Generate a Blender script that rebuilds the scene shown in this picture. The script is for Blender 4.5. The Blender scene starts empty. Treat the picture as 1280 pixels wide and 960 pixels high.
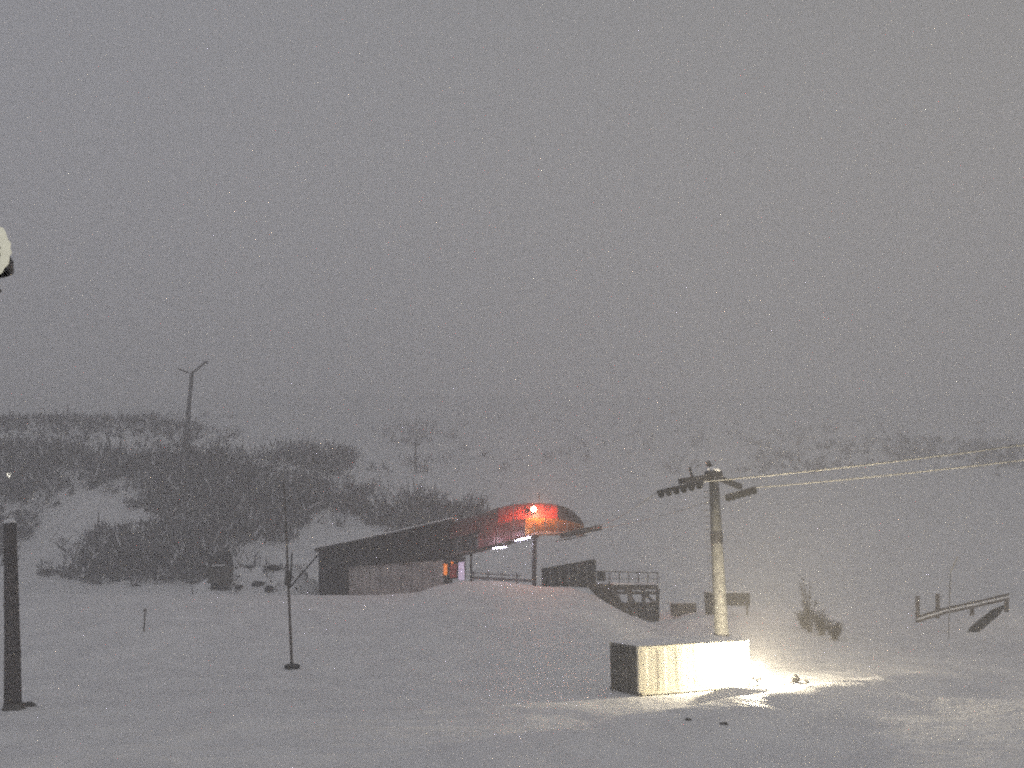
import bpy, math, random
import numpy as np
from mathutils import Vector, Matrix
R = random.Random(7)
rng = np.random.default_rng(11)
sc = bpy.context.scene
COL = sc.collection
# ------------------------------------------------------------------ camera
F = 1108.0; PITCH = math.atan(220 / F); CAMZ = 6.6
cd = bpy.data.cameras.new('camera'); cam = bpy.data.objects.new('camera', cd); COL.objects.link(cam)
cd.sensor_width = 36; cd.lens = 36 * F / 1280; cd.clip_start = .1; cd.clip_end = 6000
cam.location = (0, 0, CAMZ); cam.rotation_euler = (math.pi / 2 + PITCH, 0, 0)
sc.camera = cam
# ------------------------------------------------------------------ night sky: an overcast grey glow
w = bpy.data.worlds.new('World'); sc.world = w; w.use_nodes = True
nt = w.node_tree; nt.nodes.clear()
wo = nt.nodes.new('ShaderNodeOutputWorld'); bg = nt.nodes.new('ShaderNodeBackground')
tc = nt.nodes.new('ShaderNodeTexCoord'); sp = nt.nodes.new('ShaderNodeSeparateXYZ'); rp = nt.nodes.new('ShaderNodeValToRGB')
nt.links.new(tc.outputs['Generated'], sp.inputs[0]); nt.links.new(sp.outputs[2], rp.inputs[0])
r2 = nt.nodes.new('ShaderNodeValToRGB'); mr = nt.nodes.new('ShaderNodeMapRange'); mx = nt.nodes.new('ShaderNodeMix'); mx.data_type = 'RGBA'; mx.blend_type = 'MULTIPLY'; mx.inputs[0].default_value = 1
mr.inputs[1].default_value = -.6; mr.inputs[2].default_value = .6; nt.links.new(sp.outputs[0], mr.inputs[0]); nt.links.new(mr.outputs[0], r2.inputs[0])
r2.color_ramp.elements[0].color = (.86, .90, 1.0, 1); r2.color_ramp.elements[1].color = (1.0, .98, .90, 1)   # the valley's glow is warmer to the right
nt.links.new(rp.outputs[0], mx.inputs[6]); nt.links.new(r2.outputs[0], mx.inputs[7]); nt.links.new(mx.outputs[2], bg.inputs[0]); nt.links.new(bg.outputs[0], wo.inputs[0])
rp.color_ramp.elements[0].position = 0.05; rp.color_ramp.elements[0].color = (.47, .452, .455, 1)
rp.color_ramp.elements[1].position = 0.75; rp.color_ramp.elements[1].color = (.215, .222, .23, 1)
bg.inputs[1].default_value = 1.18
sc.view_settings.view_transform = 'Standard'; sc.view_settings.look = 'None'
sc.view_settings.exposure = 0; sc.view_settings.gamma = 1
# the webcam's grain: the render's own sampling noise is left in
sc.cycles.use_denoising = False
sc.cycles.volume_bounces = 3; sc.cycles.sample_clamp_direct = 7; sc.cycles.sample_clamp_indirect = 1.2; sc.cycles.filter_width = 2.3; sc.cycles.max_bounces = 6; sc.cycles.diffuse_bounces = 3
sc.cycles.use_adaptive_sampling = True; sc.cycles.adaptive_threshold = 1.0; sc.cycles.adaptive_min_samples = 3

# ------------------------------------------------------------------ materials
def mat(name, col, rough=.7, metal=0, noise=None, scale=3, emit=None, es=0, bump=0, bscale=20, coord='Object'):
    m = bpy.data.materials.new(name); m.use_nodes = True; n = m.node_tree; b = n.nodes['Principled BSDF']
    b.inputs['Base Color'].default_value = (*col, 1); b.inputs['Roughness'].default_value = rough
    b.inputs['Metallic'].default_value = metal
    t = n.nodes.new('ShaderNodeTexCoord')
    if noise:
        x = n.nodes.new('ShaderNodeTexNoise'); x.inputs['Scale'].default_value = scale; x.inputs['Detail'].default_value = 6
        r = n.nodes.new('ShaderNodeValToRGB'); r.color_ramp.elements[0].position = .35; r.color_ramp.elements[1].position = .65
        r.color_ramp.elements[0].color = (*noise, 1); r.color_ramp.elements[1].color = (*col, 1)
        n.links.new(t.outputs[coord], x.inputs[0]); n.links.new(x.outputs[0], r.inputs[0]); n.links.new(r.outputs[0], b.inputs['Base Color'])
    if bump:
        x = n.nodes.new('ShaderNodeTexNoise'); x.inputs['Scale'].default_value = bscale; x.inputs['Detail'].default_value = 5
        bp = n.nodes.new('ShaderNodeBump'); bp.inputs['Strength'].default_value = bump; bp.inputs['Distance'].default_value = .1
        n.links.new(t.outputs[coord], x.inputs[0]); n.links.new(x.outputs[0], bp.inputs['Height']); n.links.new(bp.outputs[0], b.inputs['Normal'])
    if emit:
        b.inputs['Emission Color'].default_value = (*emit, 1); b.inputs['Emission Strength'].default_value = es
    return m
M = {}
M['snow'] = mat('snow', (.93, .93, .94), .65, noise=(.82, .82, .84), scale=.35, bump=.7, bscale=1.1)
M['snow'].node_tree.nodes['Principled BSDF'].inputs['Specular IOR Level'].default_value = .12
M['snowcap'] = mat('snow_cap', (.88, .88, .9), .7, bump=.4, bscale=4)
M['dark'] = mat('dark_stained_cladding', (.025, .025, .032), .8, noise=(.012, .012, .018), scale=1.3, bump=.2)
M['greywall'] = mat('weathered_grey_wall', (.34, .30, .28), .8, noise=(.16, .14, .15), scale=.7)
M['frost'] = mat('frosted_boards', (.5, .47, .46), .8, noise=(.3, .28, .28), scale=.8)
M['dred'] = mat('shaded_red_cladding', (.16, .035, .035), .6, noise=(.07, .022, .025), scale=.9)
M['steel'] = mat('galvanised_steel', (.20, .20, .19), .7, .0, noise=(.11, .11, .11), scale=2.5, bump=.1)
M['dsteel'] = mat('dark_steel', (.05, .05, .06), .6, .3, noise=(.03, .028, .03), scale=3)
M['wood'] = mat('dark_tarred_wood', (.12, .105, .10), .85, noise=(.045, .04, .045), scale=4, bump=.4, bscale=9)
M['wood2'] = mat('grey_wood', (.17, .145, .13), .85, noise=(.08, .07, .065), scale=5, bump=.3)
M['cream'] = mat('cream_paint', (.82, .78, .64), .55, noise=(.74, .69, .55), scale=.8, bump=.05)
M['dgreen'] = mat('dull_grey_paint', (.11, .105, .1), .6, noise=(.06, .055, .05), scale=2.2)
M['red'] = mat('red_fibreglass', (.5, .045, .03), .5, noise=(.3, .03, .025), scale=.9)
M['orange'] = mat('orange_fibreglass', (.42, .17, .04), .5, noise=(.3, .11, .03), scale=1.1)
M['brush'] = mat('bare_birch_twigs', (.026, .022, .042), .9, noise=(.012, .01, .022), scale=.3)
M['twig'] = mat('frosted_twigs', (.1, .085, .075), .9, noise=(.04, .034, .03), scale=2)
M['rope'] = mat('frosted_steel_rope', (.46, .45, .41), .6, 0, noise=(.33, .32, .3), scale=4)
M['rubber'] = mat('black_rubber', (.02, .02, .02), .8, noise=(.012, .012, .012), scale=6)
M['beacon'] = mat('glowing_red_lamp', (.8, .3, .2), .4, emit=(1, .75, .5), es=40)
M['tube'] = mat('glowing_tube', (.8, .8, .9), .4, emit=(.80, .74, 1), es=9)
M['owin'] = mat('orange_glowing_glass', (.6, .2, .05), .4, noise=(.5, .14, .04), scale=2, emit=(1, .25, .03), es=.8)
M['lwin'] = mat('lilac_glowing_door', (.6, .55, .65), .4, noise=(.5, .45, .6), scale=2, emit=(.62, .5, .72), es=.55)
M['flood'] = mat('floodlight_glass', (.9, .9, .8), .3, emit=(1, .93, .7), es=60)
M['rimglow'] = mat('snow_rim_glow', (.7, .7, .62), .5, noise=(.6, .6, .55), scale=8, emit=(.62, .6, .46), es=.55)  # faint glow put in for light falling on the snow rim
M['far'] = mat('far_lamp_glass', (.8, .8, .7), .5, emit=(1, .95, .8), es=2.2)

for k in ('beacon', 'tube', 'owin', 'lwin', 'flood', 'rimglow', 'far'): M[k].cycles.emission_sampling = 'NONE'   # the beacon, tubes and floodlight have point lamps; the rest only glow
# ------------------------------------------------------------------ mesh helpers
class MB:
    def __init__(s): s.v = []; s.f = []
    def add(s, vs, fs):
        o = len(s.v); s.v += [tuple(v) for v in vs]; s.f += [tuple(i + o for i in f) for f in fs]; return s
    def box(s, c, size, rz=0, ax=None):
        hx, hy, hz = [q / 2 for q in size]; c = Vector(c); m = ax if ax else Matrix.Rotation(rz, 3, 'Z')
        vs = [c + m @ Vector((x * hx, y * hy, z * hz)) for z in (-1, 1) for x, y in ((-1, -1), (1, -1), (1, 1), (-1, 1))]
        return s.add(vs, [(3, 2, 1, 0), (4, 5, 6, 7), (0, 1, 5, 4), (1, 2, 6, 5), (2, 3, 7, 6), (3, 0, 4, 7)])
    def beam(s, a, b, wd, hd=None):
        a = Vector(a); b = Vector(b); d = b - a; L = d.length; d.normalize(); hd = hd or wd
        up = Vector((0, 0, 1)) if abs(d.z) < .95 else Vector((0, 1, 0))
        u = d.cross(up).normalized(); v = u.cross(d).normalized()
        m = Matrix((d, u, v)).transposed()
        return s.box((a + b) / 2, (L, wd, hd), ax=m)
    def tube(s, pts, rs, n=10, cap=True):
        pts = [Vector(p) for p in pts]; rs = rs if hasattr(rs, '__len__') else [rs] * len(pts)
        vs = []; fs = []
        for i, p in enumerate(pts):
            d = (pts[min(i + 1, len(pts) - 1)] - pts[max(i - 1, 0)]).normalized()
            up = Vector((0, 0, 1)) if abs(d.z) < .9 else Vector((0, 1, 0))
            u = d.cross(up).normalized(); v = u.cross(d)
            for k in range(n):
                a = 2 * math.pi * k / n; vs.append(p + (u * math.cos(a) + v * math.sin(a)) * rs[i])
        for i in range(len(pts) - 1):
            for k in range(n):
                fs.append((i * n + k, i * n + (k + 1) % n, (i + 1) * n + (k + 1) % n, (i + 1) * n + k))
        if cap: fs += [tuple(range(n))[::-1], tuple((len(pts) - 1) * n + k for k in range(n))]
        return s.add(vs, fs)
    def prism(s, poly, off):     # poly: list of 3d points, off: vector
        n = len(poly); off = Vector(off)
        vs = [Vector(p) for p in poly] + [Vector(p) + off for p in poly]
        return s.add(vs, [tuple(range(n)), tuple(range(2 * n - 1, n - 1, -1))] + [(i, i + n, (i + 1) % n + n, (i + 1) % n) for i in range(n)])
    def blob(s, c, r, n=10, m=6, jit=.12, seed=0):
        rr = random.Random(seed); vs = [(c[0], c[1], c[2] + r[2])]; fs = []
        for j in range(1, m):
            for k in range(n):
                a = 2 * math.pi * k / n; t = math.pi * j / m; q = 1 + rr.uniform(-jit, jit)
                vs.append((c[0] + r[0] * math.sin(t) * math.cos(a) * q, c[1] + r[1] * math.sin(t) * math.sin(a) * q, c[2] + r[2] * math.cos(t) * q))
        vs.append((c[0], c[1], c[2] - r[2]))
        for k in range(n): fs.append((0, 1 + k, 1 + (k + 1) % n))
        for j in range(m - 2):
            for k in range(n):
                a = 1 + j * n + k; b = 1 + j * n + (k + 1) % n; fs.append((a, a + n, b + n, b))
        e = len(vs) - 1
        for k in range(n): fs.append((e, 1 + (m - 2) * n + (k + 1) % n, 1 + (m - 2) * n + k))
        return s.add(vs, fs)
    def build(s, name, m, parent=None, smooth=False, bevel=0, label=None):
        ox = Vector((0, 0, 0)); q = parent
        while q: ox += q.location; q = q.parent
        me = bpy.data.meshes.new(name); me.from_pydata([tuple(Vector(v) - ox) for v in s.v], [], s.f); me.update()
        me.materials.append(m)
        import bmesh
        b = bmesh.new(); b.from_mesh(me); bmesh.ops.recalc_face_normals(b, faces=b.faces); b.to_mesh(me); b.free()
        if smooth: me.polygons.foreach_set('use_smooth', [True] * len(me.polygons))
        o = bpy.data.objects.new(name, me); COL.objects.link(o); o.parent = parent
        if bevel:
            md = o.modifiers.new('bevel', 'BEVEL'); md.width = bevel; md.segments = 2
        if label: o['label'] = label
        return o
def thing(name, label, cat, loc, group=None):
    o = bpy.data.objects.new(name, None); COL.objects.link(o); o.location = loc; o.empty_display_size = .3
    return tag(o, label, cat, group)
def tag(o, label=None, cat=None, group=None, kind=None):
    if label: o['label'] = label
    if cat: o['category'] = cat
    if group: o['group'] = group
    if kind: o['kind'] = kind
    return o
cp, spi = math.cos(PITCH), math.sin(PITCH)
def P(px, py, d):                       # a place d metres ahead of the camera
    u = (px - 640) / F; v = (480 - py) / F; dy = cp - v * spi; dz = spi + v * cp
    return Vector((u / dy * d, d, CAMZ + dz / dy * d))
def proj(x, y, z):
    z = z - CAMZ; f = y * cp + z * spi; up = -y * spi + z * cp
    return 640 + x / f * F, 480 - up / f * F

# ------------------------------------------------------------------ terrain
def sstep(a, b, t): t = np.clip((t - a) / (b - a), 0, 1); return t * t * (3 - 2 * t)
_g = rng.random((4, 64, 64))
def vnoise(x, y, s, k=0):
    x = x / s; y = y / s; xi = np.floor(x).astype(int); yi = np.floor(y).astype(int); fx = x - xi; fy = y - yi
    fx = fx * fx * (3 - 2 * fx); fy = fy * fy * (3 - 2 * fy); g = _g[k]
    a = g[xi % 64, yi % 64]; b = g[(xi + 1) % 64, yi % 64]; c = g[xi % 64, (yi + 1) % 64]; d = g[(xi + 1) % 64, (yi + 1) % 64]
    return (a * (1 - fx) + b * fx) * (1 - fy) + (c * (1 - fx) + d * fx) * fy - .5
def fbm(x, y, s, o=4, k=0):
    r = 0; a = 1
    for i in range(o): r = r + a * vnoise(x + 13.7 * i, y - 7.1 * i, s / 2 ** i, (k + i) % 4); a *= .5
    return r
CR = 84.0
crest_px = [-900, 0, 150, 390, 480, 522, 545, 575, 620, 670, 715, 742, 765, 790, 815, 840, 900, 1000, 1090, 1180, 1280, 2000]
crest_py = [742, 742, 743, 745, 745, 742, 733, 727, 727, 733, 735, 743, 757, 770, 778, 776, 770, 772, 776, 778, 772, 765]
crest_x = np.array([P(a, b, CR).x for a, b in zip(crest_px, crest_py)]); crest_z = np.array([P(a, b, CR).z for a, b in zip(crest_px, crest_py)])
# container corners
CA = Vector((6.27, 45.8, 0)); CE = Vector((.885, .465, 0)); CN = Vector((-.465, .885, 0)); CL, CW, CH = 7.2, 2.5, 2.36
LAMP = CA + CE * 7.1 - CN * .6; LAMP.z = .60
def H(x, y):
    x = np.asarray(x, float); y = np.asarray(y, float)
    zc = np.interp(x, crest_x, crest_z)
    t = sstep(50, CR, y)
    z = zc * t
    # behind the crest: a hollow on the left where the station stands, level ground on the right
    left = 1 - sstep(crest_x[14] - 1, crest_x[14] + 5, x)
    z = z - 1.7 * left * sstep(CR + .5, CR + 7, y)
    zb = np.interp(x, [-60, -10, 5, 15, 60], [1.6, 1.6, 1.2, 1.0, 1.6])
    z = z * (1 - sstep(92, 108, y)) + zb * sstep(92, 108, y)
    # main slope
    q = np.clip(y - 118, 0, None)
    hill = q * .235 * sstep(0, 45, q)
    hill = np.where(hill > 120, 120 + 50 * (1 - np.exp(-(hill - 120) / 50)), hill)
    z = z + hill
    # knoll on the left
    kx = np.clip((x + 92) / 52, -.6, 3); kx = np.where(x < -92, (x + 92) / 200, kx)
    z = z + 17 * np.exp(-kx ** 2) * np.exp(-((y - 195) / 46) ** 2)
    # snow bank left of the station
    z = z + 4.2 * np.exp(-((x + 28) / 7.5) ** 4) * np.exp(-((y - 101) / 5) ** 2)
    # bank on the far right
    z = z + 1.8 * np.exp(-((x - 42) / 5) ** 2) * np.exp(-((y - 76) / 5) ** 2)
    # drifts and ruts
    amp = np.clip(y / 60, .35, 3)
    z = z + .14 * fbm(x, y * 1.3, 5.5, 4, 2) * (1 - sstep(70, 84, y)) * (1 - .75 * sstep(2, 7, x)) + .10 * fbm(x, y * 1.6, 9, 3) * amp * (1 - .6 * sstep(0, 6, x) * (1 - sstep(44, 54, y))) + .05 * fbm(x * .8, y * 1.2, 2.4, 3, 1) * (y < 110)
    # ridge of ploughed snow in front of the container's right half, shading the floodlight
    r = (x - CA.x) * CE.x + (y - CA.y) * CE.y; n = -((x - CA.x) * CN.x + (y - CA.y) * CN.y)
    rc = 2.3 - .12 * (r - 3) + .25 * np.sin(r * 1.3)
    z = z + (.40 + .05 * np.sin(r * 1.6 + 1)) * np.exp(-((n - rc) / .8) ** 2) * sstep(1.2, 4, r) * (1 - sstep(8.2, 11, r))
    z = z + .35 * np.exp(-((r - 9.5) / 1.4) ** 2) * np.exp(-((n + .8) / 1.0) ** 2)
    # second ploughed edge further out, catching the light on its far side; its ends are lengthened to shade the foreground
    ax, ay, bx, by = 6.6, 38.9, 20.5, 50.6; LL = math.hypot(bx - ax, by - ay); ux, uy = (bx - ax) / LL, (by - ay) / LL
    rr = (x - ax) * ux + (y - ay) * uy; nn = -(x - ax) * uy + (y - ay) * ux + .3 * np.sin(rr * .9)
    z = z + (.50 + .02 * np.sin(rr * 1.9)) * np.exp(-(nn / np.where(nn > 0, 1.1, 3.2)) ** 2) * sstep(-16, -5, rr) * (1 - .75 * sstep(LL - 4, LL + 8, rr)) * (1 - sstep(LL + 8, LL + 25, rr))
    z = z - .3 * (1 - sstep(33, 40, y)) * sstep(0, 5, x) * (1 - sstep(11, 18, x))  # ground dipped to keep the floodlight off the foreground
    # wheel tracks crossing the foreground
    for c0, k in ((33.5, .02), (35.2, .02), (38.5, -.06), (40.0, -.06), (52, .10), (53.8, .10)):
        z = z - .09 * (1 - sstep(-6, 3, x)) * np.exp(-((y - c0 - k * x - .5 * np.sin(x * .11)) / .28) ** 2)
    return z
def hz(x, y): return float(H(x, y))
ys = [-90, -60, -35, -15, 0, 8, 14, 18, 21, 23]
y = 24.0
while y < 1700:
    ys.append(y); y += .30 if y < 62 else (.42 if y < 112 else max(.8, (y - 70) * .022))
ys = np.array(ys); t = np.linspace(-1, 1, 421); t = .3 * t + .7 * np.sign(t) * np.abs(t) ** 2.6
XX = (70 + np.abs(ys)[:, None] * 1.15) * t[None, :] + np.clip(ys, 0, 90)[:, None] * .12; YY = np.repeat(ys[:, None], t.size, 1)
ZZ = H(XX, YY); nr, nc = XX.shape
me = bpy.data.meshes.new('snow_ground'); me.vertices.add(nr * nc)
me.vertices.foreach_set('co', np.stack([XX, YY, ZZ], -1).astype('f').ravel())
ii = (np.arange(nr - 1)[:, None] * nc + np.arange(nc - 1)[None, :]).ravel()
q = np.stack([ii, ii + 1, ii + nc + 1, ii + nc], -1)
me.loops.add(q.size); me.loops.foreach_set('vertex_index', q.ravel().astype('i'))
me.polygons.add(len(q)); me.polygons.foreach_set('loop_start', (np.arange(len(q)) * 4).astype('i')); me.polygons.foreach_set('loop_total', np.full(len(q), 4, 'i'))
me.polygons.foreach_set('use_smooth', np.ones(len(q), bool)); me.update(); me.validate(); me.materials.append(M['snow'])
g = bpy.data.objects.new('snow_ground', me); COL.objects.link(g); g['kind'] = 'structure'

def ground_at(px, py, lo=30, hi=900):            # where the ray through this picture point meets the ground
    d = lo
    while d < hi:
        p = P(px, py, d)
        if p.z <= hz(p.x, p.y): return p
        d += .25 if d < 120 else 1.5
    return P(px, py, hi)
def on(p, dz=0): return Vector((p[0], p[1], hz(p[0], p[1]) + dz))

# ------------------------------------------------------------------ scrub on the hills (one uncountable mass each)
def scrub(name, pts, hs, nq, wq, label, seed):
    r = np.random.default_rng(seed); n = len(pts); N = n * nq
    base = np.repeat(pts, nq, 0); h = np.repeat(hs, nq)
    az = r.uniform(0, 2 * np.pi, N); lean = r.uniform(.05, .75, N); t0 = r.uniform(0, .75, N) ** 1.2; L = h * r.uniform(.2, .5, N)
    dirv = np.stack([np.cos(az) * lean, np.sin(az) * lean, np.ones(N)], -1); dirv /= np.linalg.norm(dirv, axis=1)[:, None]
    a = base + dirv * (t0 * h * .9)[:, None] + np.stack([r.normal(0, .22, N) * h, r.normal(0, .22, N) * h, np.zeros(N) - .1], -1)
    d2 = dirv + r.normal(0, .35, (N, 3)); d2 /= np.linalg.norm(d2, axis=1)[:, None]
    b = a + d2 * L[:, None]
    th = r.uniform(0, 2 * np.pi, N); s = np.stack([np.cos(th), np.sin(th), r.normal(0, .4, N)], -1); wd = wq * r.uniform(.5, 1.5, N)
    v = np.stack([a - s * wd[:, None] / 2, a + s * wd[:, None] / 2, b + s * wd[:, None] * .12, b - s * wd[:, None] * .12], 1).reshape(-1, 3)
    me = bpy.data.meshes.new(name); me.vertices.add(N * 4); me.vertices.foreach_set('co', v.astype('f').ravel())
    me.loops.add(N * 4); me.loops.foreach_set('vertex_index', np.arange(N * 4, dtype='i')); me.polygons.add(N)
    me.polygons.foreach_set('loop_start', np.arange(N, dtype='i') * 4); me.polygons.foreach_set('loop_total', np.full(N, 4, 'i'))
    me.update(); me.materials.append(M['brush']); me.materials.append(M['snowcap'])
    me.polygons.foreach_set('material_index', (r.random(N) < .13).astype('i'))
    o = bpy.data.objects.new(name, me); COL.objects.link(o); return tag(o, label, 'scrub', kind='stuff')
def inpoly(px, py, poly):
    c = np.zeros(px.shape, bool); n = len(poly)
    for i in range(n):
        x1, y1 = poly[i]; x2, y2 = poly[(i + 1) % n]
        if y1 == y2: continue
        c ^= ((y1 > py) != (y2 > py)) & (px < (x2 - x1) * (py - y1) / (y2 - y1) + x1)
    return c
def scatter(n, xr, yr, dens):
    x = rng.uniform(*xr, n); yy = rng.uniform(*yr, n); z = H(x, yy); px, py = proj(x, yy, z)
    k = dens(px, py, x, yy) > rng.random(n); return np.stack([x, yy, z], -1)[k]
track = [(20, 690), (60, 640), (150, 596), (185, 600), (180, 618), (130, 646), (85, 676), (35, 722)]
track2 = [(280, 690), (300, 684), (400, 676), (480, 664), (480, 690), (400, 750), (270, 750)]
snowpatch = [(415, 600), (455, 575), (560, 575), (640, 640), (600, 636), (520, 618), (455, 612)]
def d_left(px, py, x, y):
    d = np.where(inpoly(px, py, [(-400, 545), (0, 552), (120, 568), (230, 572), (330, 570), (440, 575), (445, 612), (520, 628), (600, 645), (600, 660), (500, 690), (330, 730), (140, 735), (30, 715), (-50, 700), (-400, 720)]), 1., .0)
    d *= np.clip(.48 + 2.6 * fbm(x, y, 8, 4, 2), .03, 1)
    d = np.where((px < 250) & (py < 640), d * 1.6 + .12, d)
    for p in (track, track2, snowpatch): d = np.where(inpoly(px, py, p), d * .04, d)
    return d
pl = scatter(30000, (-190, 5), (112, 235), d_left)
plx, ply = proj(pl[:, 0], pl[:, 1], pl[:, 2]); pcap = np.where(inpoly(plx, ply, [(0, 780), (0, 650), (90, 630), (200, 625), (230, 650), (90, 700), (60, 780)]), 1.6, np.where(ply < 572, 2.4, 9.))
scrub('hillside_scrub', pl, np.minimum(1.1 + 5.2 * rng.random(len(pl)) ** 2.6, pcap), 26, .27, 'dark bare birch scrub covering the snowy knoll on the left', 3)
def d_right(px, py, x, y):
    b = np.exp(-((py - (575 - .02 * (px - 1000))) / 26) ** 2) * sstep(890, 1000, px) * .7 + sstep(930, 1150, px) * np.exp(-((py - 640) / 40) ** 2) * .28
    b += .03 * ((py > 520) & (py < 600) & (px > 440)) + .5 * np.exp(-((py - 545) / 14) ** 2 - ((px - 515) / 35) ** 2)
    b += .35 * (px < 300) * (py > 520) * (py < 560) + .3 * np.exp(-((py - 590) / 12) ** 2 - ((px - 520) / 50) ** 2)
    return b * np.clip(.55 + 2.2 * fbm(x, y, 34, 3, 1), 0, 1)
pr = scatter(26000, (-220, 520), (165, 620), d_right)
scrub('distant_scrub', pr, rng.uniform(1.5, 4.5, len(pr)), 22, .3, 'faint birch scrub fading into haze on the far slope', 4)
# twigs poking from the bank left of the station
def d_bank(px, py, x, y): return np.where(inpoly(px, py, [(285, 690), (380, 712), (395, 744), (270, 744)]), .5, .05)
pb = scatter(330, (-36, -20), (93, 104), d_bank)
scrub('bank_twigs', pb, rng.uniform(.4, 1.1, len(pb)), 9, .1, 'dark twigs poking out of the snow bank left of the station', 5)

# ------------------------------------------------------------------ lift station
D = 93.0
st = thing('lift_station', 'dark chairlift station with sloping roof and red and orange lit hood on the snowy crest', 'lift station', on((-8, D)))
def S(px, py, d=D): return P(px, py, d)
def strip(pts_top, pts_bot, depth, name, m, d=D, parent=st, label=None):
    poly = [S(*p, d) for p in pts_top] + [S(*p, d) for p in reversed(pts_bot)]
    return MB().prism(poly, (0, depth, 0)).build(name, m, parent, label=label)
def lerp_line(pts, x): return float(np.interp(x, [p[0] for p in pts], [p[1] for p in pts]))
roof_l = [(398, 687), (470, 673), (560, 652), (600, 641)]
fas_b = [(398, 752), (434, 752), (434.1, 709), (500, 704), (560, 700)]
# wall: full-height dark panels at the left, a fascia of dark panels over a recessed grey wall
edges = [398, 410, 422, 434, 447, 460, 473, 486, 499, 512, 525, 538, 551, 562]
for i, (a, b) in enumerate(zip(edges[:-1], edges[1:])):
    d = D + (.05 if i % 2 else 0)
    bt = (lambda x: 754) if b <= 434 else (lambda x: lerp_line([(434, 709), (500, 704), (562, 699)], x))
    strip([(a + .25, lerp_line(roof_l, a)), (b - .25, lerp_line(roof_l, b))], [(a + .25, bt(a)), (b - .25, bt(b))], .14, 'cladding_panel', M['dark'], d)
for i in range(9):                                # recessed grey boards under the fascia
    a = 436 + i * 13.2; b = a + 12.6
    strip([(a, 702), (b, 700)], [(a, 754), (b, 754)], .1, 'wall_board', M['frost'], D + .35 + (.04 if i % 2 else 0))
strip([(399, 688.5), (561, 654)], [(399, 754), (561, 745)], 6.0, 'rear_wall', M['dark'], D + 2.0)
strip([(398.5, 690), (400.5, 690)], [(398.5, 754), (400.5, 754)], 6, 'gable_wall', M['dark'], D + .2)
# roof: deck plus snow cap
def roofslab(pts, off, th, y0, y1, name, m):
    top = [S(*p) + Vector((0, 0, off + th)) for p in pts]; bot = [S(*p) + Vector((0, 0, off)) for p in pts]
    poly = [Vector((p.x, y0, p.z)) for p in top + bot[::-1]]
    return MB().prism(poly, (0, y1 - y0, 0)).build(name, m, st)
roofslab([(394, 687.5), (470, 672), (566, 650)], 0, .12, D - .5, D + 8.4, 'roof', M['dsteel'])
roofslab([(395, 687), (430, 680), (470, 671.5), (520, 661), (566, 650)], .123, .16, D - .4, D + 8.2, 'roof_snow', M['snowcap'])
MB().tube([S(462, 674, D - .12), S(463, 691, D - .12)], .05, 6).build('downpipe', M['steel'], st)
# hood: lofted rounded shell in panels, upper red and lower orange
hx = [548, 572, 597, 622, 642, 656, 668, 682, 698, 710, 720, 728, 733]
topc = [(548, 655), (600, 640), (622, 632), (642, 627.5), (668, 625.5), (690, 626.5), (705, 629), (716, 634), (726, 642), (733, 652)]
midc = [(548, 676), (600, 664), (640, 650), (668, 647), (700, 648), (733, 655)]
botc = [(548, 698), (600, 690), (640, 679), (672, 668), (733, 668)]
def section(x, part, nn=6):
    tz, mz, bz = (S(x, lerp_line(c, x)).z for c in (topc, midc, botc)); X = S(x, 650).x
    e = np.clip((733 - x) / 60, 0, 1) ** .5 * .85 + .15; dep = 7.0; pts = []
    for j in range(nn + 1):
        if part == 'u':                            # from the top centre down to the seam on the front, a quarter ellipse
            a = j / nn * math.pi / 2; yy = D + .3 + 3.5 - math.sin(a) * 3.5 * e; z = mz + (tz - mz) * math.cos(a)
        else:
            a = j / nn; yy = D + 3.8 - 3.5 * e + .9 * a * a; z = mz + (bz - mz) * a
        pts.append(Vector((X, yy, z)))
    return pts
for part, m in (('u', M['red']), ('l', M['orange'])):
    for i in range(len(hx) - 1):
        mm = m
        if hx[i] < 640: mm = M['dark'] if part == 'l' and hx[i] < 590 else M['dred']  # left panels coloured darker for the lamp's light falling off
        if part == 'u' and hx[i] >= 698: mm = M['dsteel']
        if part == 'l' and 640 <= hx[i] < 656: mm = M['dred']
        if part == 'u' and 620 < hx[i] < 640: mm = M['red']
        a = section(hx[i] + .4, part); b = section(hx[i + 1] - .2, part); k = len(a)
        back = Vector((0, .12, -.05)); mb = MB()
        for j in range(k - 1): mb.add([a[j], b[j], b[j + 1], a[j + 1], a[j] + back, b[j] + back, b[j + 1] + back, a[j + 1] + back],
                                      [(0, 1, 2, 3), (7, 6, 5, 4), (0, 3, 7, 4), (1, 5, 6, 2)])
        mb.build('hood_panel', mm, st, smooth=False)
        # matching rear half of the shell
        if part == 'u':
            mb = MB(); cy = D + 3.8
            a2 = [Vector((p.x, 2 * cy - p.y, p.z)) for p in a]; b2 = [Vector((p.x, 2 * cy - p.y, p.z)) for p in b]
            for j in range(k - 1): mb.add([a2[j], b2[j], b2[j + 1], a2[j + 1]], [(0, 1, 2, 3)])
            mb.build('hood_rear_panel', mm, st)
# underside of the canopy
und = [S(x, lerp_line(botc, x) - 1) for x in (548, 600, 640, 672, 733)]
MB().prism([Vector((p.x, D + .8, p.z)) for p in und] + [Vector((p.x, D + .8, p.z + .25)) for p in reversed(und)], (0, 6.2, 0)).build('canopy_soffit', M['greywall'], st)
MB().beam(S(560, 698, D - .1), S(671, 670, D - .1), .2, .32).build('canopy_beam', M['dsteel'], st)
MB().beam(S(700, 670, D - .3), S(752, 659, D + .5), .25, .55).build('eave_beam', M['dsteel'], st)
MB().beam(S(693, 677, D - 1), S(735, 669, D - 1), .15, .12).build('guide_rail', M['dsteel'], st)
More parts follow.
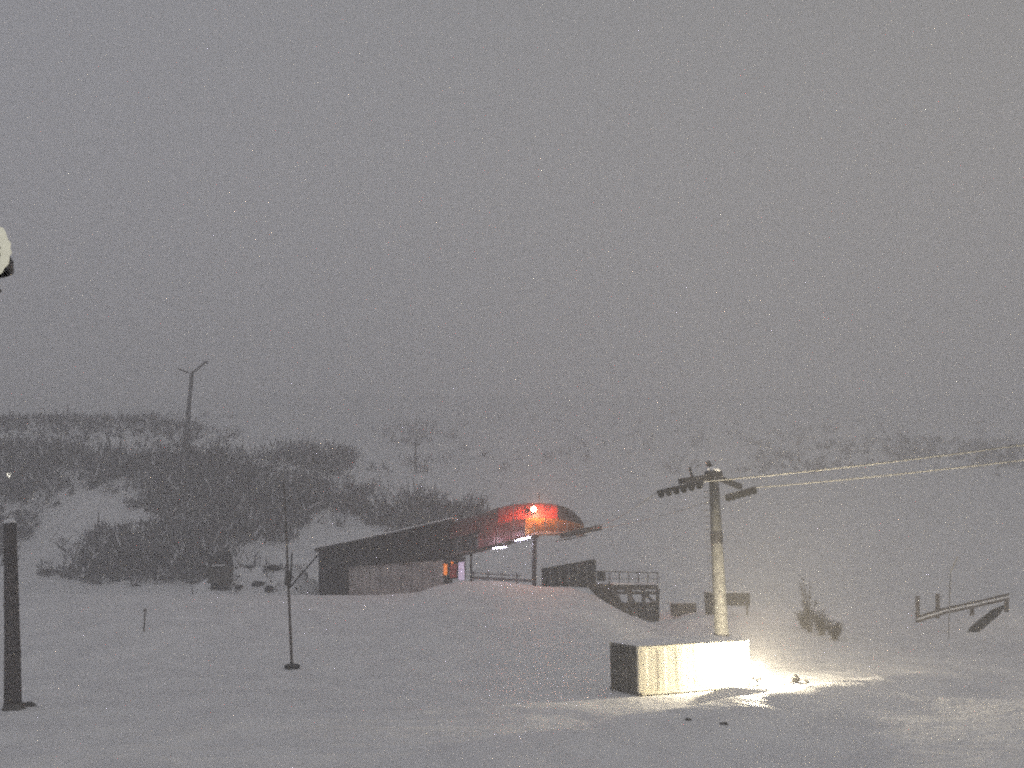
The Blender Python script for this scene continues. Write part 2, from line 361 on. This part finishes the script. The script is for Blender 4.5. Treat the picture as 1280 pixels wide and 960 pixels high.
# lamps
def lampob(name, loc, col, power, rad, parent):
    l = bpy.data.lights.new(name, 'POINT'); l.color = col; l.energy = power; l.shadow_soft_size = rad
    o = bpy.data.objects.new(name, l); COL.objects.link(o); o.parent = parent
    q = parent; ox = Vector()
    while q: ox += q.location; q = q.parent
    o.location = Vector(loc) - ox; return o
bp = S(667, 636.5, D - .1)
be = MB().blob(bp, (.28, .2, .3), 12, 8, 0).build('warning_lamp', M['beacon'], st, True)
MB().beam(bp + Vector((0, .15, -.2)), bp + Vector((0, 1.4, -.3)), .08).build('lamp_bracket', M['dsteel'], be)
lampob('warning_light', bp + Vector((.5, -.8, .25)), (1, .42, .24), 1500, .3, st)
for (x0, y0, x1, y1) in ((616, 685.5, 633, 683.5), (644, 676, 664, 671.5)):
    a = S(x0, y0, D - .3); b = S(x1, y1, D - .3)
    h = MB().beam(a + Vector((0, 0, .12)), b + Vector((0, 0, .12)), .22, .1).build('light_housing', M['dsteel'], st)
    MB().beam(a, b, .16, .13).build('light_tube', M['tube'], h)
    lampob('tube_light', (a + b) / 2 + Vector((0, .4, -.4)), (.85, .82, 1), 170, .4, st)
# doorway group
fr = strip([(552, 698), (582, 696)], [(552, 724), (582, 724)], .1, 'door_wall', M['dark'], D + .9)
strip([(554.5, 705), (559, 705)], [(554.5, 719), (559, 719)], .08, 'lit_window', M['owin'], D + .8)
strip([(563.5, 702), (566.5, 702)], [(563.5, 705), (566.5, 705)], .08, 'small_lit_pane', M['owin'], D + .8)
strip([(562, 706), (571, 705)], [(562, 722), (571, 722)], .08, 'door', M['red'], D + .8)
strip([(573, 703), (580.5, 702)], [(573, 725), (580.5, 725)], .08, 'lit_door', M['lwin'], D + .7)
MB().tube([S(668, 669, D - .1), S(667.5, 740, D - .1)], [.24, .24], 8).build('post', M['dsteel'], st)
MB().tube([S(589, 690, D + 5), S(589, 740, D + 5)], .12, 8).build('post', M['dsteel'], st)
MB().box(S(668, 671, D - .1), (.9, .5, .3)).build('bracket', M['dsteel'], st)
for k in range(4):                                  # low rail and boxes under the canopy
    a = S(592 + k * 18, 713 + k, D + 2); MB().tube([a, a + Vector((0, 0, -1.6))], .06, 6).build('barrier_post', M['dsteel'], st)
MB().beam(S(590, 716, D + 2), S(652, 720, D + 2), .08, .1).build('barrier_rail', M['dsteel'], st)
MB().beam(S(590, 722, D + 2), S(664, 726, D + 2), .12, .25).build('barrier_rail', M['dsteel'], st)
MB().tube([S(674, 626, D + 3), S(674, 617, D + 3)], .06, 6).build('aerial', M['dsteel'], st)

# ------------------------------------------------------------------ loading ramp right of the station
RD = 86.0
rt = thing('loading_ramp', 'dark raised loading ramp on braced timber frame right of the station canopy', 'ramp', on((8, RD)))
def T(px, py, d=RD): return P(px, py, d)
def rp4(name, m, pts, dep, d=RD): return MB().prism([T(*p, d) for p in pts], (0, dep, 0)).build(name, m, rt)
for i in range(6):                                  # wind wall boards
    a = 677 + i * 11.4; b = a + 11
    rp4('wall_board', M['dark'], [(a, 712 - (a - 677) * .17), (b, 712 - (b - 677) * .17), (b, 733 + (b - 677) * .03), (a, 733)], .12, RD + (.05 if i % 2 else 0))
rp4('wall_board', M['dark'], [(746, 713), (757, 714), (757, 727), (746, 726)], .12)
MB().beam(T(676, 711.5, RD - .1), T(744, 699.5, RD - .1), .2, .14).build('top_rail', M['dsteel'], rt)
deck = [(715, 727), (760, 731), (823, 731), (823, 737), (765, 738), (715, 733)]
rp4('deck', M['wood'], deck, 3.4)
for k, x in enumerate((762, 774, 786, 798, 810, 822)): MB().tube([T(x, 733, RD - .05), T(x, 716, RD - .05)], .05, 6).build('rail_post', M['dsteel'], rt)
MB().tube([T(745, 714, RD - .05), T(823, 716, RD - .05)], .06, 6).build('handrail', M['steel'], rt)
MB().tube([T(750, 723, RD - .05), T(823, 724, RD - .05)], .04, 6).build('mid_rail', M['steel'], rt)
for x0, x1, y1 in ((768, 780, 768), (783, 803, 775), (804, 806, 782), (822, 822, 784), (787, 787, 778)):
    MB().beam(T(x0, 736, RD + .1), T(x1, y1, RD + .1), .3, .35).build('leg', M['wood'], rt)
for a, b in (((765, 741), (822, 741)), ((776, 757), (822, 757)), ((786, 766), (822, 766)), ((798, 774), (822, 774))):
    MB().beam(T(*a, RD + .25), T(*b, RD + .25), .2, .62 if a[1] > 750 else .3).build('cross_beam', M['wood'], rt)
for a, b in (((806, 742), (822, 757)), ((748, 737), (780, 762))):
    MB().beam(T(*a, RD - .1), T(*b, RD - .1), .2, .28).build('brace', M['wood'], rt)
rp4('apron_board', M['wood'], [(735, 734), (765, 738), (770, 748), (783, 762), (790, 775), (775, 772), (752, 752)], .15, RD + .6)
MB().beam(T(765, 729.8, RD + 1), T(822, 729.8, RD + 1), 2.4, .1).build('deck_snow', M['snowcap'], rt)

# ------------------------------------------------------------------ container in the floodlight
ct = thing('shipping_container', 'cream steel container lit white by a floodlight at its right end', 'container', on(CA))
def C3(r, n, z): p = CA + CE * r + CN * n; return Vector((p.x, p.y, z))
rzc = math.atan2(CE.y, CE.x)
def corr(r0, r1, n0, n1, axis, z0, z1, step=1.16, dep=.012):
    L = (r1 - r0) if axis == 'r' else (n1 - n0); k = int(L / step); pr = []
    for i in range(k):
        s = i * L / k; q = L / k
        pr += [(s, 0), (s + q * .3, 0), (s + q * .45, dep), (s + q * .85, dep)]
    pr.append((L, 0)); vs = []
    for s, o in pr:
        for z in (z0, z1):
            vs.append(C3(r0 + s, n0 + o, z) if axis == 'r' else C3(r0 + o, n0 + s, z))
    return vs, [(2 * i, 2 * i + 2, 2 * i + 3, 2 * i + 1) for i in range(len(pr) - 1)]
Z0, Z1 = .05, CH
MB().add(*corr(.12, CL - .12, .04, 0, 'r', Z0 + .15, Z1 - .1)).build('front_side_panel', M['cream'], ct)
MB().add(*corr(.12, CL - .12, CW - .1, 0, 'r', Z0 + .15, Z1 - .1)).build('rear_side_panel', M['cream'], ct)
MB().box(C3(CL - .06, CW / 2, (Z0 + Z1) / 2), (.06, CW - .2, CH - .25), rzc).build('end_wall', M['cream'], ct)
MB().box(C3(CL / 2, CW / 2, Z1 - .06), (CL - .2, CW - .2, .05), rzc).build('roof_panel', M['dgreen'], ct)
MB().box(C3(CL / 2, CW / 2, Z0 + .1), (CL - .2, CW - .2, .1), rzc).build('floor_panel', M['dgreen'], ct)
for n in (.05, CW - .05):
    MB().box(C3(CL / 2, n, Z1 - .05), (CL - .24, .1, .12), rzc).build('top_rail', M['cream'], ct)
    MB().box(C3(CL / 2, n, Z0 + .07), (CL - .24, .1, .16), rzc).build('bottom_rail', M['cream'], ct)
    for r in (.06, CL - .06):
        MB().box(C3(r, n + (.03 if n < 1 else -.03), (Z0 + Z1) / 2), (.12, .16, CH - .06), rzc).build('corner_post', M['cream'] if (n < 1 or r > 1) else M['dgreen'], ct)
        for z in (Z0 + .05, Z1 - .03): MB().box(C3(r, n, z), (.18, .17, .13), rzc).build('corner_casting', M['dsteel'] if z < 1 else M['cream'], ct)
for r in (.05, CL - .05):
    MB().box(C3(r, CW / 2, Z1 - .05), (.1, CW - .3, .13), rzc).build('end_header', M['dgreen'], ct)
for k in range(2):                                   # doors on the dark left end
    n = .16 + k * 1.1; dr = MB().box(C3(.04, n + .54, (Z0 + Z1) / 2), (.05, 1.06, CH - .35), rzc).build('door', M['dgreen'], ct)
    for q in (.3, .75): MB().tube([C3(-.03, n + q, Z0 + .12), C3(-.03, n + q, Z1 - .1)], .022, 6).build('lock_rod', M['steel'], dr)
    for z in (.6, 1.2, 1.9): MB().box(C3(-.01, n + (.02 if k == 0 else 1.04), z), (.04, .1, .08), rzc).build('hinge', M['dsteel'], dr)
sn = MB()
vs = []; nn_, mm_ = 37, 11
for i in range(nn_):
    for j in range(mm_):
        r = CL * i / (nn_ - 1); n = CW * j / (mm_ - 1); e = min(min(r, CL - r) / .25, min(n, CW - n) / .25, 1) ** .5
        vs.append(C3(r, n, Z1 + .035 + .10 * e + .03 * float(fbm(r * 1.0, n * 1.0, 1.2, 2)) * e))
base = len(vs); vs += [C3(0, 0, Z1 + .02), C3(CL, 0, Z1 + .02), C3(CL, CW, Z1 + .02), C3(0, CW, Z1 + .02)]
fs = [(i * mm_ + j, (i + 1) * mm_ + j, (i + 1) * mm_ + j + 1, i * mm_ + j + 1) for i in range(nn_ - 1) for j in range(mm_ - 1)] + [(base, base + 3, base + 2, base + 1)]
sn.add(vs, fs).build('roof_snow', M['snowcap'], ct, True)

# floodlight on a low stand
fl = thing('floodlight', 'small blazing floodlight on a low stand at the right end of the cream container', 'floodlight', on(LAMP))
L0 = LAMP
hd = MB().box(L0 + Vector((0, 0, -.1)), (.42, .3, .12), .5).build('lamp_head', M['dsteel'], fl)
MB().blob(L0 + Vector((0, 0, .06)), (.17, .12, .12), 12, 6, 0).build('lamp_glass', M['flood'], hd, True)
MB().tube([L0 + Vector((0, 0, -.14)), on(L0, -.1)], .03, 6).build('stem', M['dsteel'], fl)
for k in range(3):
    a = 2.1 * k + .4; MB().tube([on(L0, .15), on(L0 + Vector((math.cos(a) * .45, math.sin(a) * .45, 0)), -.05)], .02, 6).build('leg', M['dsteel'], fl)
lampob('flood_light', L0 + Vector((0, 0, .22)), (1, .86, .60), 11500, .1, fl)
for i, (r, n, s, lab) in enumerate(((8.6, -1.7, .3, 'larger dark lump in the bright snow just right of the floodlight'), (9.9, -1.2, .2, 'smaller dark lump in the bright snow farther right of the floodlight'))):
    p = on(CA + CE * r + CN * n); tag(MB().blob(p + Vector((0, 0, .12)), (s, s * .8, s * .7), 9, 6, .25, i).build('rock', M['dgreen']), lab, 'rock')
for i, (px, py, s, lab) in enumerate(((860, 902, .15, 'dark ice lump left of two in front of the lit container'), (904, 907, .17, 'dark ice lump nearest the camera below the light streak'),
                                      (36, 883, .34, 'dark lump in the snow beside the foot of the thick pole'))):
    p = ground_at(px, py); tag(MB().blob(p + Vector((0, 0, .06)), (s, s * .8, s * .45), 9, 6, .3, i + 5).build('ice_lump', M['dgreen']), lab, 'lump')

# ------------------------------------------------------------------ lift tower and ropes
TD = 57.0
tb = P(903, 812, TD); tb = on(tb, -.2); tt = P(892, 597, TD)
tw = thing('lift_tower', 'tall steel lift tower standing behind the cream container with one side lit', 'lift tower', tb)
MB().tube([tb, tb.lerp(tt, .5), tt], [.46, .39, .31], 20).build('mast', M['steel'], tw, True)
for f, hh in ((.16, .28), (.68, .36)):
    c = tb.lerp(tt, f); MB().tube([c - Vector((0, 0, hh)), c + Vector((0, 0, hh))], [.47 - .12 * f] * 2, 18).build('collar', M['dsteel'], tw)
for k in range(24):
    z = tb.z + 2.6 + k * .4; c = tb.lerp(tt, (z - tb.z) / (tt.z - tb.z)); MB().box(c + Vector((-.52, 0, 0)), (.22, .3, .035)).build('ladder_rung', M['dsteel'], tw)
# the line runs right and a little towards the camera; the cross arm is square to it
cx = tt + Vector((0, 0, .1)); c1 = P(850, 611, 55); c2 = P(926, 617, 59.5)
RA = Vector((c2.x - c1.x, c2.y - c1.y, 0)).normalized(); RD_ = Vector((RA.y, -RA.x, 0))
MB().box(cx, (.95, .7, .6), .6).build('head_frame', M['dsteel'], tw)
MB().beam(cx, Vector((c1.x, c1.y, c1.z + .45)), .26, .34).build('cross_arm', M['dsteel'], tw)
MB().beam(cx, Vector((c2.x, c2.y, c2.z + .45)), .26, .34).build('cross_arm', M['dsteel'], tw)
MB().beam(cx + Vector((-.1, 0, .3)), cx + Vector((-.35, 0, .95)), .3, .25).build('lifting_frame', M['dsteel'], tw)
MB().beam(P(862, 584, 56), P(867, 604, 56), .14).build('lifting_frame', M['dsteel'], tw)
MB().blob(cx + Vector((0, 0, .42)), (.5, .42, .2), 10, 6, .15, 2).build('snow_cap', M['snowcap'], tw, True)
ropes = []
for side, c in ((0, c1), (1, c2)):
    hl = 1.75 if side == 0 else 1.2
    s0 = c - RD_ * hl + Vector((0, 0, -.32)); s1 = c + RD_ * hl + Vector((0, 0, .12))
    tr = MB().beam(s0 + Vector((0, 0, .2)), s1 + Vector((0, 0, .2)), .12, .22).build('sheave_beam', M['dsteel'], tw)
    for k in range(6):
        q = s0.lerp(s1, (k + .5) / 6); MB().tube([q - RA * .07, q + RA * .07], .2, 12).build('sheave', M['rubber'], tr)
    ropes.append((s0 + Vector((0, 0, .22)), s1 + Vector((0, 0, .22))))
for i, ((a, b), end, lab) in enumerate(zip(ropes, (P(1330, 549, 38), P(1400, 560, 42)), ('upper of the two pale lift ropes running right from the tower', 'lower of the two pale lift ropes running right from the tower'))):
    pts = []; lo = S(735, 662, D + 1.5 + 2.2 * i)
    for k in range(9): q = k / 8; p = lo.lerp(a, q); p.z -= .9 * 4 * q * (1 - q) * .4; pts.append(p)
    for k in range(17): q = k / 16; p = b.lerp(end, q); p.z -= 4 * q * (1 - q) * .12; pts.append(p)
    tag(MB().tube(pts, [.028] * 9 + [.046] * 17, 6).build('lift_rope', M['rope'], smooth=True), lab, 'rope')

# far tower on the knoll
fb = ground_at(229, 588, 120); ft = Vector((P(240, 466, fb.y).x, fb.y, P(240, 466, fb.y).z))
t2 = thing('lift_tower', 'thin faint tower rising from the scrub on the left knoll', 'lift tower', fb)
MB().tube([fb, fb.lerp(ft, .45), ft], [.62, .5, .36], 10).build('mast', M['dsteel'], t2, True)
MB().beam(ft + Vector((-3.0, 0, .9)), ft + Vector((-.1, 0, -.2)), .3).build('cross_arm', M['dsteel'], t2)
MB().beam(ft + Vector((-.1, 0, -.2)), ft + Vector((2.4, 0, 2.0)), .35).build('cross_arm', M['dsteel'], t2)
MB().box(ft + Vector((2.6, 0, 2.1)), (1.0, .4, .4)).build('sheave_train', M['dsteel'], t2)
# far tower at the snow patch
fb = ground_at(519, 586, 120); t3 = thing('marker_tower', 'tiny faint post on the pale slope above the station', 'post', fb)
MB().tube([fb, fb + Vector((0, 0, 7))], [.4, .25], 8).build('mast', M['dsteel'], t3); MB().box(fb + Vector((0, 0, 6.6)), (2.2, .4, .6)).build('cross_arm', M['dsteel'], t3)
# far lamp on left
fb = ground_at(10, 612, 120); t4 = thing('distant_lamp', 'tiny pale lamp on a pole in the scrub at the left edge', 'lamp', fb); fp = P(12, 594, fb.y)
MB().tube([fb, Vector((fp.x, fb.y, fp.z))], .12, 6).build('pole', M['dsteel'], t4); MB().blob((fp.x, fb.y - .2, fp.z), (.42, .3, .42), 8, 6, 0).build('lamp_head', M['far'], t4)

# ------------------------------------------------------------------ poles on the near slope
b = ground_at(17, 887); top = P(12.5, 654, b.y)
po = thing('wooden_pole', 'thick dark snow-capped pole at the left edge', 'pole', b)
MB().tube([b + Vector((0, 0, -.3)), b.lerp(top, .33), b.lerp(top, .66), top], [.37, .33, .30, .27], 14).build('shaft', M['wood'], po, True)
MB().tube([b + Vector((0, 0, -.2)), b + Vector((0, 0, .28))], [.52, .42], 12).build('foot', M['dgreen'], po, True)
MB().blob(top + Vector((0, 0, .05)), (.27, .27, .16), 12, 7, .08, 3).build('snow_cap', M['snowcap'], po, True)
for f in (.3, .55, .8):
    c = b.lerp(top, f); MB().tube([c - Vector((0, 0, .05)), c + Vector((0, 0, .05))], .37 - .06 * f, 12).build('band', M['dsteel'], po)
b = ground_at(365, 836); top = P(355, 604, b.y)
p2 = thing('steel_pole', 'slim dark pole on a round foot in the middle of the left slope', 'pole', b)
MB().tube([b, b.lerp(top, .5), top], [.09, .075, .055], 8).build('shaft', M['wood2'], p2, True)
MB().tube([b + Vector((0, 0, -.2)), b + Vector((0, 0, .22)), b + Vector((0, 0, .3))], [.46, .46, .2], 14).build('foot', M['dsteel'], p2)
c = b.lerp(top, .48); MB().box(c, (.34, .25, .9)).build('control_box', M['dgreen'], p2)
MB().tube([P(363, 727, b.y), P(365, 690, b.y)], .05, 6).build('brace', M['dsteel'], p2)
MB().tube([P(362, 735, b.y), P(397, 694, b.y)], .05, 6).build('guy', M['dsteel'], p2)
b = ground_at(180, 790); t5 = thing('marker_stake', 'short thin stake in the snow between the two poles on the left', 'stake', b)
MB().tube([b, b + Vector((-.05, 0, 1.6))], .06, 6).build('shaft', M['wood2'], t5); MB().box(b + Vector((-.05, 0, 1.5)), (.2, .08, .18)).build('reflector', M['dgreen'], t5)

# hut left of the snow bank
hd_ = 97; b = on(P(276, 742, hd_)); hu = thing('snow_gun', 'dark boxy snow gun with round barrel beside the twiggy snow bank', 'snow gun', b)
MB().box(P(276, 717, hd_), (2.2, 1.6, 2.0)).build('cabinet', M['dgreen'], hu)
MB().tube([P(262, 703, hd_ - .4), P(281, 699, hd_ - .4), P(288, 697, hd_ - .4)], [.62, .7, .8], 12).build('barrel', M['dsteel'], hu)
MB().beam(P(264, 733, hd_ - .5), P(289, 737, hd_ - .5), .5, .5).build('sledge', M['dsteel'], hu)
for x in (266, 286): MB().beam(P(x, 726, hd_ - .5), P(x, 748, hd_ - .5), .25).build('leg', M['dsteel'], hu)
MB().beam(P(268, 707, hd_ - .1), P(284, 706, hd_ - .1), 1.7, .14).build('snow_cap', M['snowcap'], hu)

for i, (px, py, sx, sz, lab) in enumerate(((341, 711, 1.0, .45, 'largest dark rock high on the snow bank left of the station'), (322, 730, .7, .32, 'dark rock low in the middle of the snow bank'),
        (337, 738, .45, .5, 'upright dark rock at the foot of the snow bank'), (299, 734, .4, .26, 'small dark rock at the left foot of the snow bank'), (313, 709, .9, .14, 'thin flat dark rock at the upper left of the snow bank'))):
    p = ground_at(px, py, 85); tag(MB().blob(p + Vector((0, -.2, 0)), (sx, .5, sz), 10, 6, .3, i + 31).build('rock', M['dsteel']), lab, 'rock')
# ------------------------------------------------------------------ right side objects
b = ground_at(854, 768, 58); d = b.y
cr = thing('wooden_crate', 'low brown crate half sunk in snow left of the lift tower', 'crate', b)
for k in range(3): MB().box(Vector((b.x, d - .45, P(854, 765 - k * 4.6, d).z)), (2.5, .06, .3)).build('plank', M['wood2'], cr)
MB().box(Vector((b.x, d, P(854, 762, d).z)), (2.4, .8, 1.2)).build('body', M['wood2'], cr)
for s in (-1, 1): MB().box(Vector((b.x + s * 1.15, d - .5, P(854, 761, d).z)), (.12, .08, 1.2)).build('batten', M['wood'], cr)
MB().box(Vector((b.x, d, P(854, 762, d).z + .64)), (2.5, .95, .08)).build('snow_cap', M['snowcap'], cr)
b = ground_at(908, 768, 58); d = b.y
sb = thing('notice_board', 'dark wide board on legs behind the lift tower', 'board', b)
for i in range(5):
    a = 897 + i * 8.2; MB().prism([P(a, 741.5, d), P(a + 7.9, 741, d), P(a + 7.9, 757, d), P(a, 757.5, d)], (0, .12, 0)).build('board', M['dark'], sb)
MB().box(P(889, 754, d), (1.15, .5, 2.0)).build('side_cabinet', M['dark'], sb)
for x in (900, 934): MB().beam(P(x, 756, d + .2), P(x, 770, d + .2), .16).build('leg', M['wood'], sb)
MB().beam(P(882, 740, d), P(938, 739.5, d), .5, .1).build('snow_cap', M['snowcap'], sb)

def bush_tree(name, px, py, hgt, spread, nst, label, cat, seed, d0=50, leanx=0):
    b = ground_at(px, py, d0); o = thing(name, label, cat, b); r = random.Random(seed); tr = MB(); cr = MB()
    for k in range(nst):
        a = r.uniform(0, 6.28); l = r.uniform(.1, .5) * spread; h = hgt * r.uniform(.55, 1)
        e = b + Vector((math.cos(a) * l + leanx * h, math.sin(a) * l, h)); mid = b.lerp(e, .5) + Vector((r.uniform(-.1, .1), r.uniform(-.1, .1), .1))
        tr.tube([b + Vector((math.cos(a) * .1, math.sin(a) * .1, -.2)), mid, e], [.07, .045, .015], 5)
        for q in range(70):
            f = r.uniform(.2, 1); c = b.lerp(e, f) + Vector((r.gauss(0, .1), r.gauss(0, .1), 0)); v = Vector((r.gauss(0, 1), r.gauss(0, 1), r.uniform(.1, 1.4))).normalized() * r.uniform(.25, .6) * (1.15 - .6 * f) * spread * .55
            s = Vector((r.gauss(0, 1), r.gauss(0, 1), r.gauss(0, 1))).normalized() * .035
            cr.add([c - s, c + s, c + v + s * .3, c + v - s * .3], [(0, 1, 2, 3)])
    tr.build('trunk', M['twig'], o); cr.build('crown', M['brush'], o)
bush_tree('birch_sapling', 1012, 790, 4.3, 1.5, 5, 'slender bare sapling right of the lift tower, tallest of the clump', 'tree', 1)
bush_tree('bush', 1027, 794, 1.9, 1.9, 9, 'low dark bush in the middle of the clump right of the tower', 'bush', 2)
bush_tree('bush', 1043, 800, 1.3, 1.5, 9, 'lowest dark bush at the right end of the clump', 'bush', 3)
bush_tree('bush', 1006, 786, 1.6, 1.7, 9, 'dark bush at the foot of the slender sapling', 'bush', 8)
# broken fence
fd = 73.0; b = on(P(1200, 765, fd)); fe = thing('fence', 'snow-buried rail fence with two upright posts at the right edge', 'fence', b)
for x, y0, y1 in ((1147, 745, 778), (1172, 742, 773), (1215, 752, 770), (1258, 744, 765)):
    p = P(x, y1, fd); MB().beam(p, P(x, y0, fd), .24).build('post', M['wood2'], fe)
for (x0, y0), (x1, y1) in (((1145, 776), (1180, 765)), ((1180, 765), (1222, 756)), ((1222, 756), (1261, 747))):
    MB().beam(P(x0, y0, fd - .2), P(x1, y1, fd - .2), .12, .34).build('rail', M['wood2'], fe)
    MB().beam(P(x0, y0 - 1.6, fd - .2), P(x1, y1 - 1.6, fd - .2), .16, .12).build('rail_snow', M['snowcap'], fe)
    MB().beam(P(x0, y0 - 4, fd - .16), P(x1, y1 - 4.5, fd - .16), .1, .14).build('rail', M['wood2'], fe)
sd = 64.0; b = on(P(1232, 775, sd)); pn = thing('undercut_shade_panel', 'dark slanted sheet for the shaded undercut in the snow bank at the far right', 'board', b)
for k in range(3):
    y0 = k * 3.6; MB().prism([P(1209 + k * 1.5, 790 - y0 * .2 - k * 2, sd + k * .1), P(1224 + k * 1.5, 790 - y0 * .5, sd + k * .1), P(1250 + k * 2, 768 - y0, sd + k * .1), P(1256, 758 - k, sd + k * .1), P(1243 - k, 764 - y0 * .3, sd + k * .1)], (0, .08, 0)).build('plank', M['dark'], pn)  # dark sheets put where the bank's undercut lies in shade
b = on(P(1180, 742, 70), -.2); mk = thing('marker_pole', 'thin pale leaning marker pole above the rail fence', 'marker pole', b)
MB().tube([b, P(1188, 716, 70)], .045, 6).build('shaft', M['steel'], mk); MB().tube([P(1188, 716, 70), P(1197, 696, 70)], .06, 6).build('reflective_tip', M['rope'], mk)
# ------------------------------------------------------------------ snow-covered lamp head close to the camera at the left edge
ld = 9.0; c = P(-30, 327, ld); gz = on((c.x - .9, ld, 0))
la = thing('lamp_post', 'pale snow-rimmed round lamp head cut off by the left edge', 'lamp', gz)
r0 = .42
mb = MB(); vs = []; n = 28; rings = [(.0, .30), (.14, .27), (.27, .17), (.345, .05), (.36, -.06), (.33, -.08)]
for rr, z in rings:
    for k in range(n): a = 2 * math.pi * k / n; vs.append(c + Vector((rr * math.cos(a), rr * math.sin(a), z)))
fs = [(i * n + k, i * n + (k + 1) % n, (i + 1) * n + (k + 1) % n, (i + 1) * n + k) for i in range(len(rings) - 1) for k in range(n)]
sh = mb.add(vs, fs).build('lamp_shade', M['dsteel'], la, True)
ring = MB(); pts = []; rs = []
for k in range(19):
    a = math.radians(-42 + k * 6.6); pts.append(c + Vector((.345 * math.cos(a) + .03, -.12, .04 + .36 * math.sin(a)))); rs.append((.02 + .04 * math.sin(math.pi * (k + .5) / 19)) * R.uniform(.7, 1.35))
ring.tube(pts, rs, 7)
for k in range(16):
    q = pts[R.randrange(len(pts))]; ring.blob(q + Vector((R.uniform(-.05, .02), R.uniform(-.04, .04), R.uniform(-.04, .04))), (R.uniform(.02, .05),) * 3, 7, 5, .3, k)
ring.build('glowing_snow_rim', M['rimglow'], la, True)  # snow rim glows by itself in place of being lit
MB().tube([c + Vector((-.9, 0, .18)), c + Vector((-.1, 0, .2))], .035, 8).build('arm', M['dsteel'], la)
MB().tube([gz, Vector((gz.x, gz.y, c.z + .2))], [.09, .06], 10).build('pole', M['dsteel'], la)
MB().tube([c + Vector((-.05, -.1, -.2)), c + Vector((.36, -.1, -.36))], .02, 6).build('bracket', M['dsteel'], la)

# ------------------------------------------------------------------ haze
hzm = bpy.data.materials.new('haze'); hzm.use_nodes = True; n = hzm.node_tree; n.nodes.clear()
o = n.nodes.new('ShaderNodeOutputMaterial'); v = n.nodes.new('ShaderNodeVolumePrincipled')
v.inputs['Color'].default_value = (.94, .93, .94, 1); v.inputs['Density'].default_value = .0037; v.inputs['Anisotropy'].default_value = 0
n.links.new(v.outputs[0], o.inputs['Volume'])
zmax = float(ZZ.max()) + 6
hzm.cycles.volume_sampling = 'EQUIANGULAR'
hb = MB().box((0, 800, (zmax - 6) / 2), (4400, 2000, zmax + 6)).build('haze', hzm); tag(hb, 'thin night haze filling the whole valley', 'haze', kind='stuff')
hb['kind'] = 'stuff'
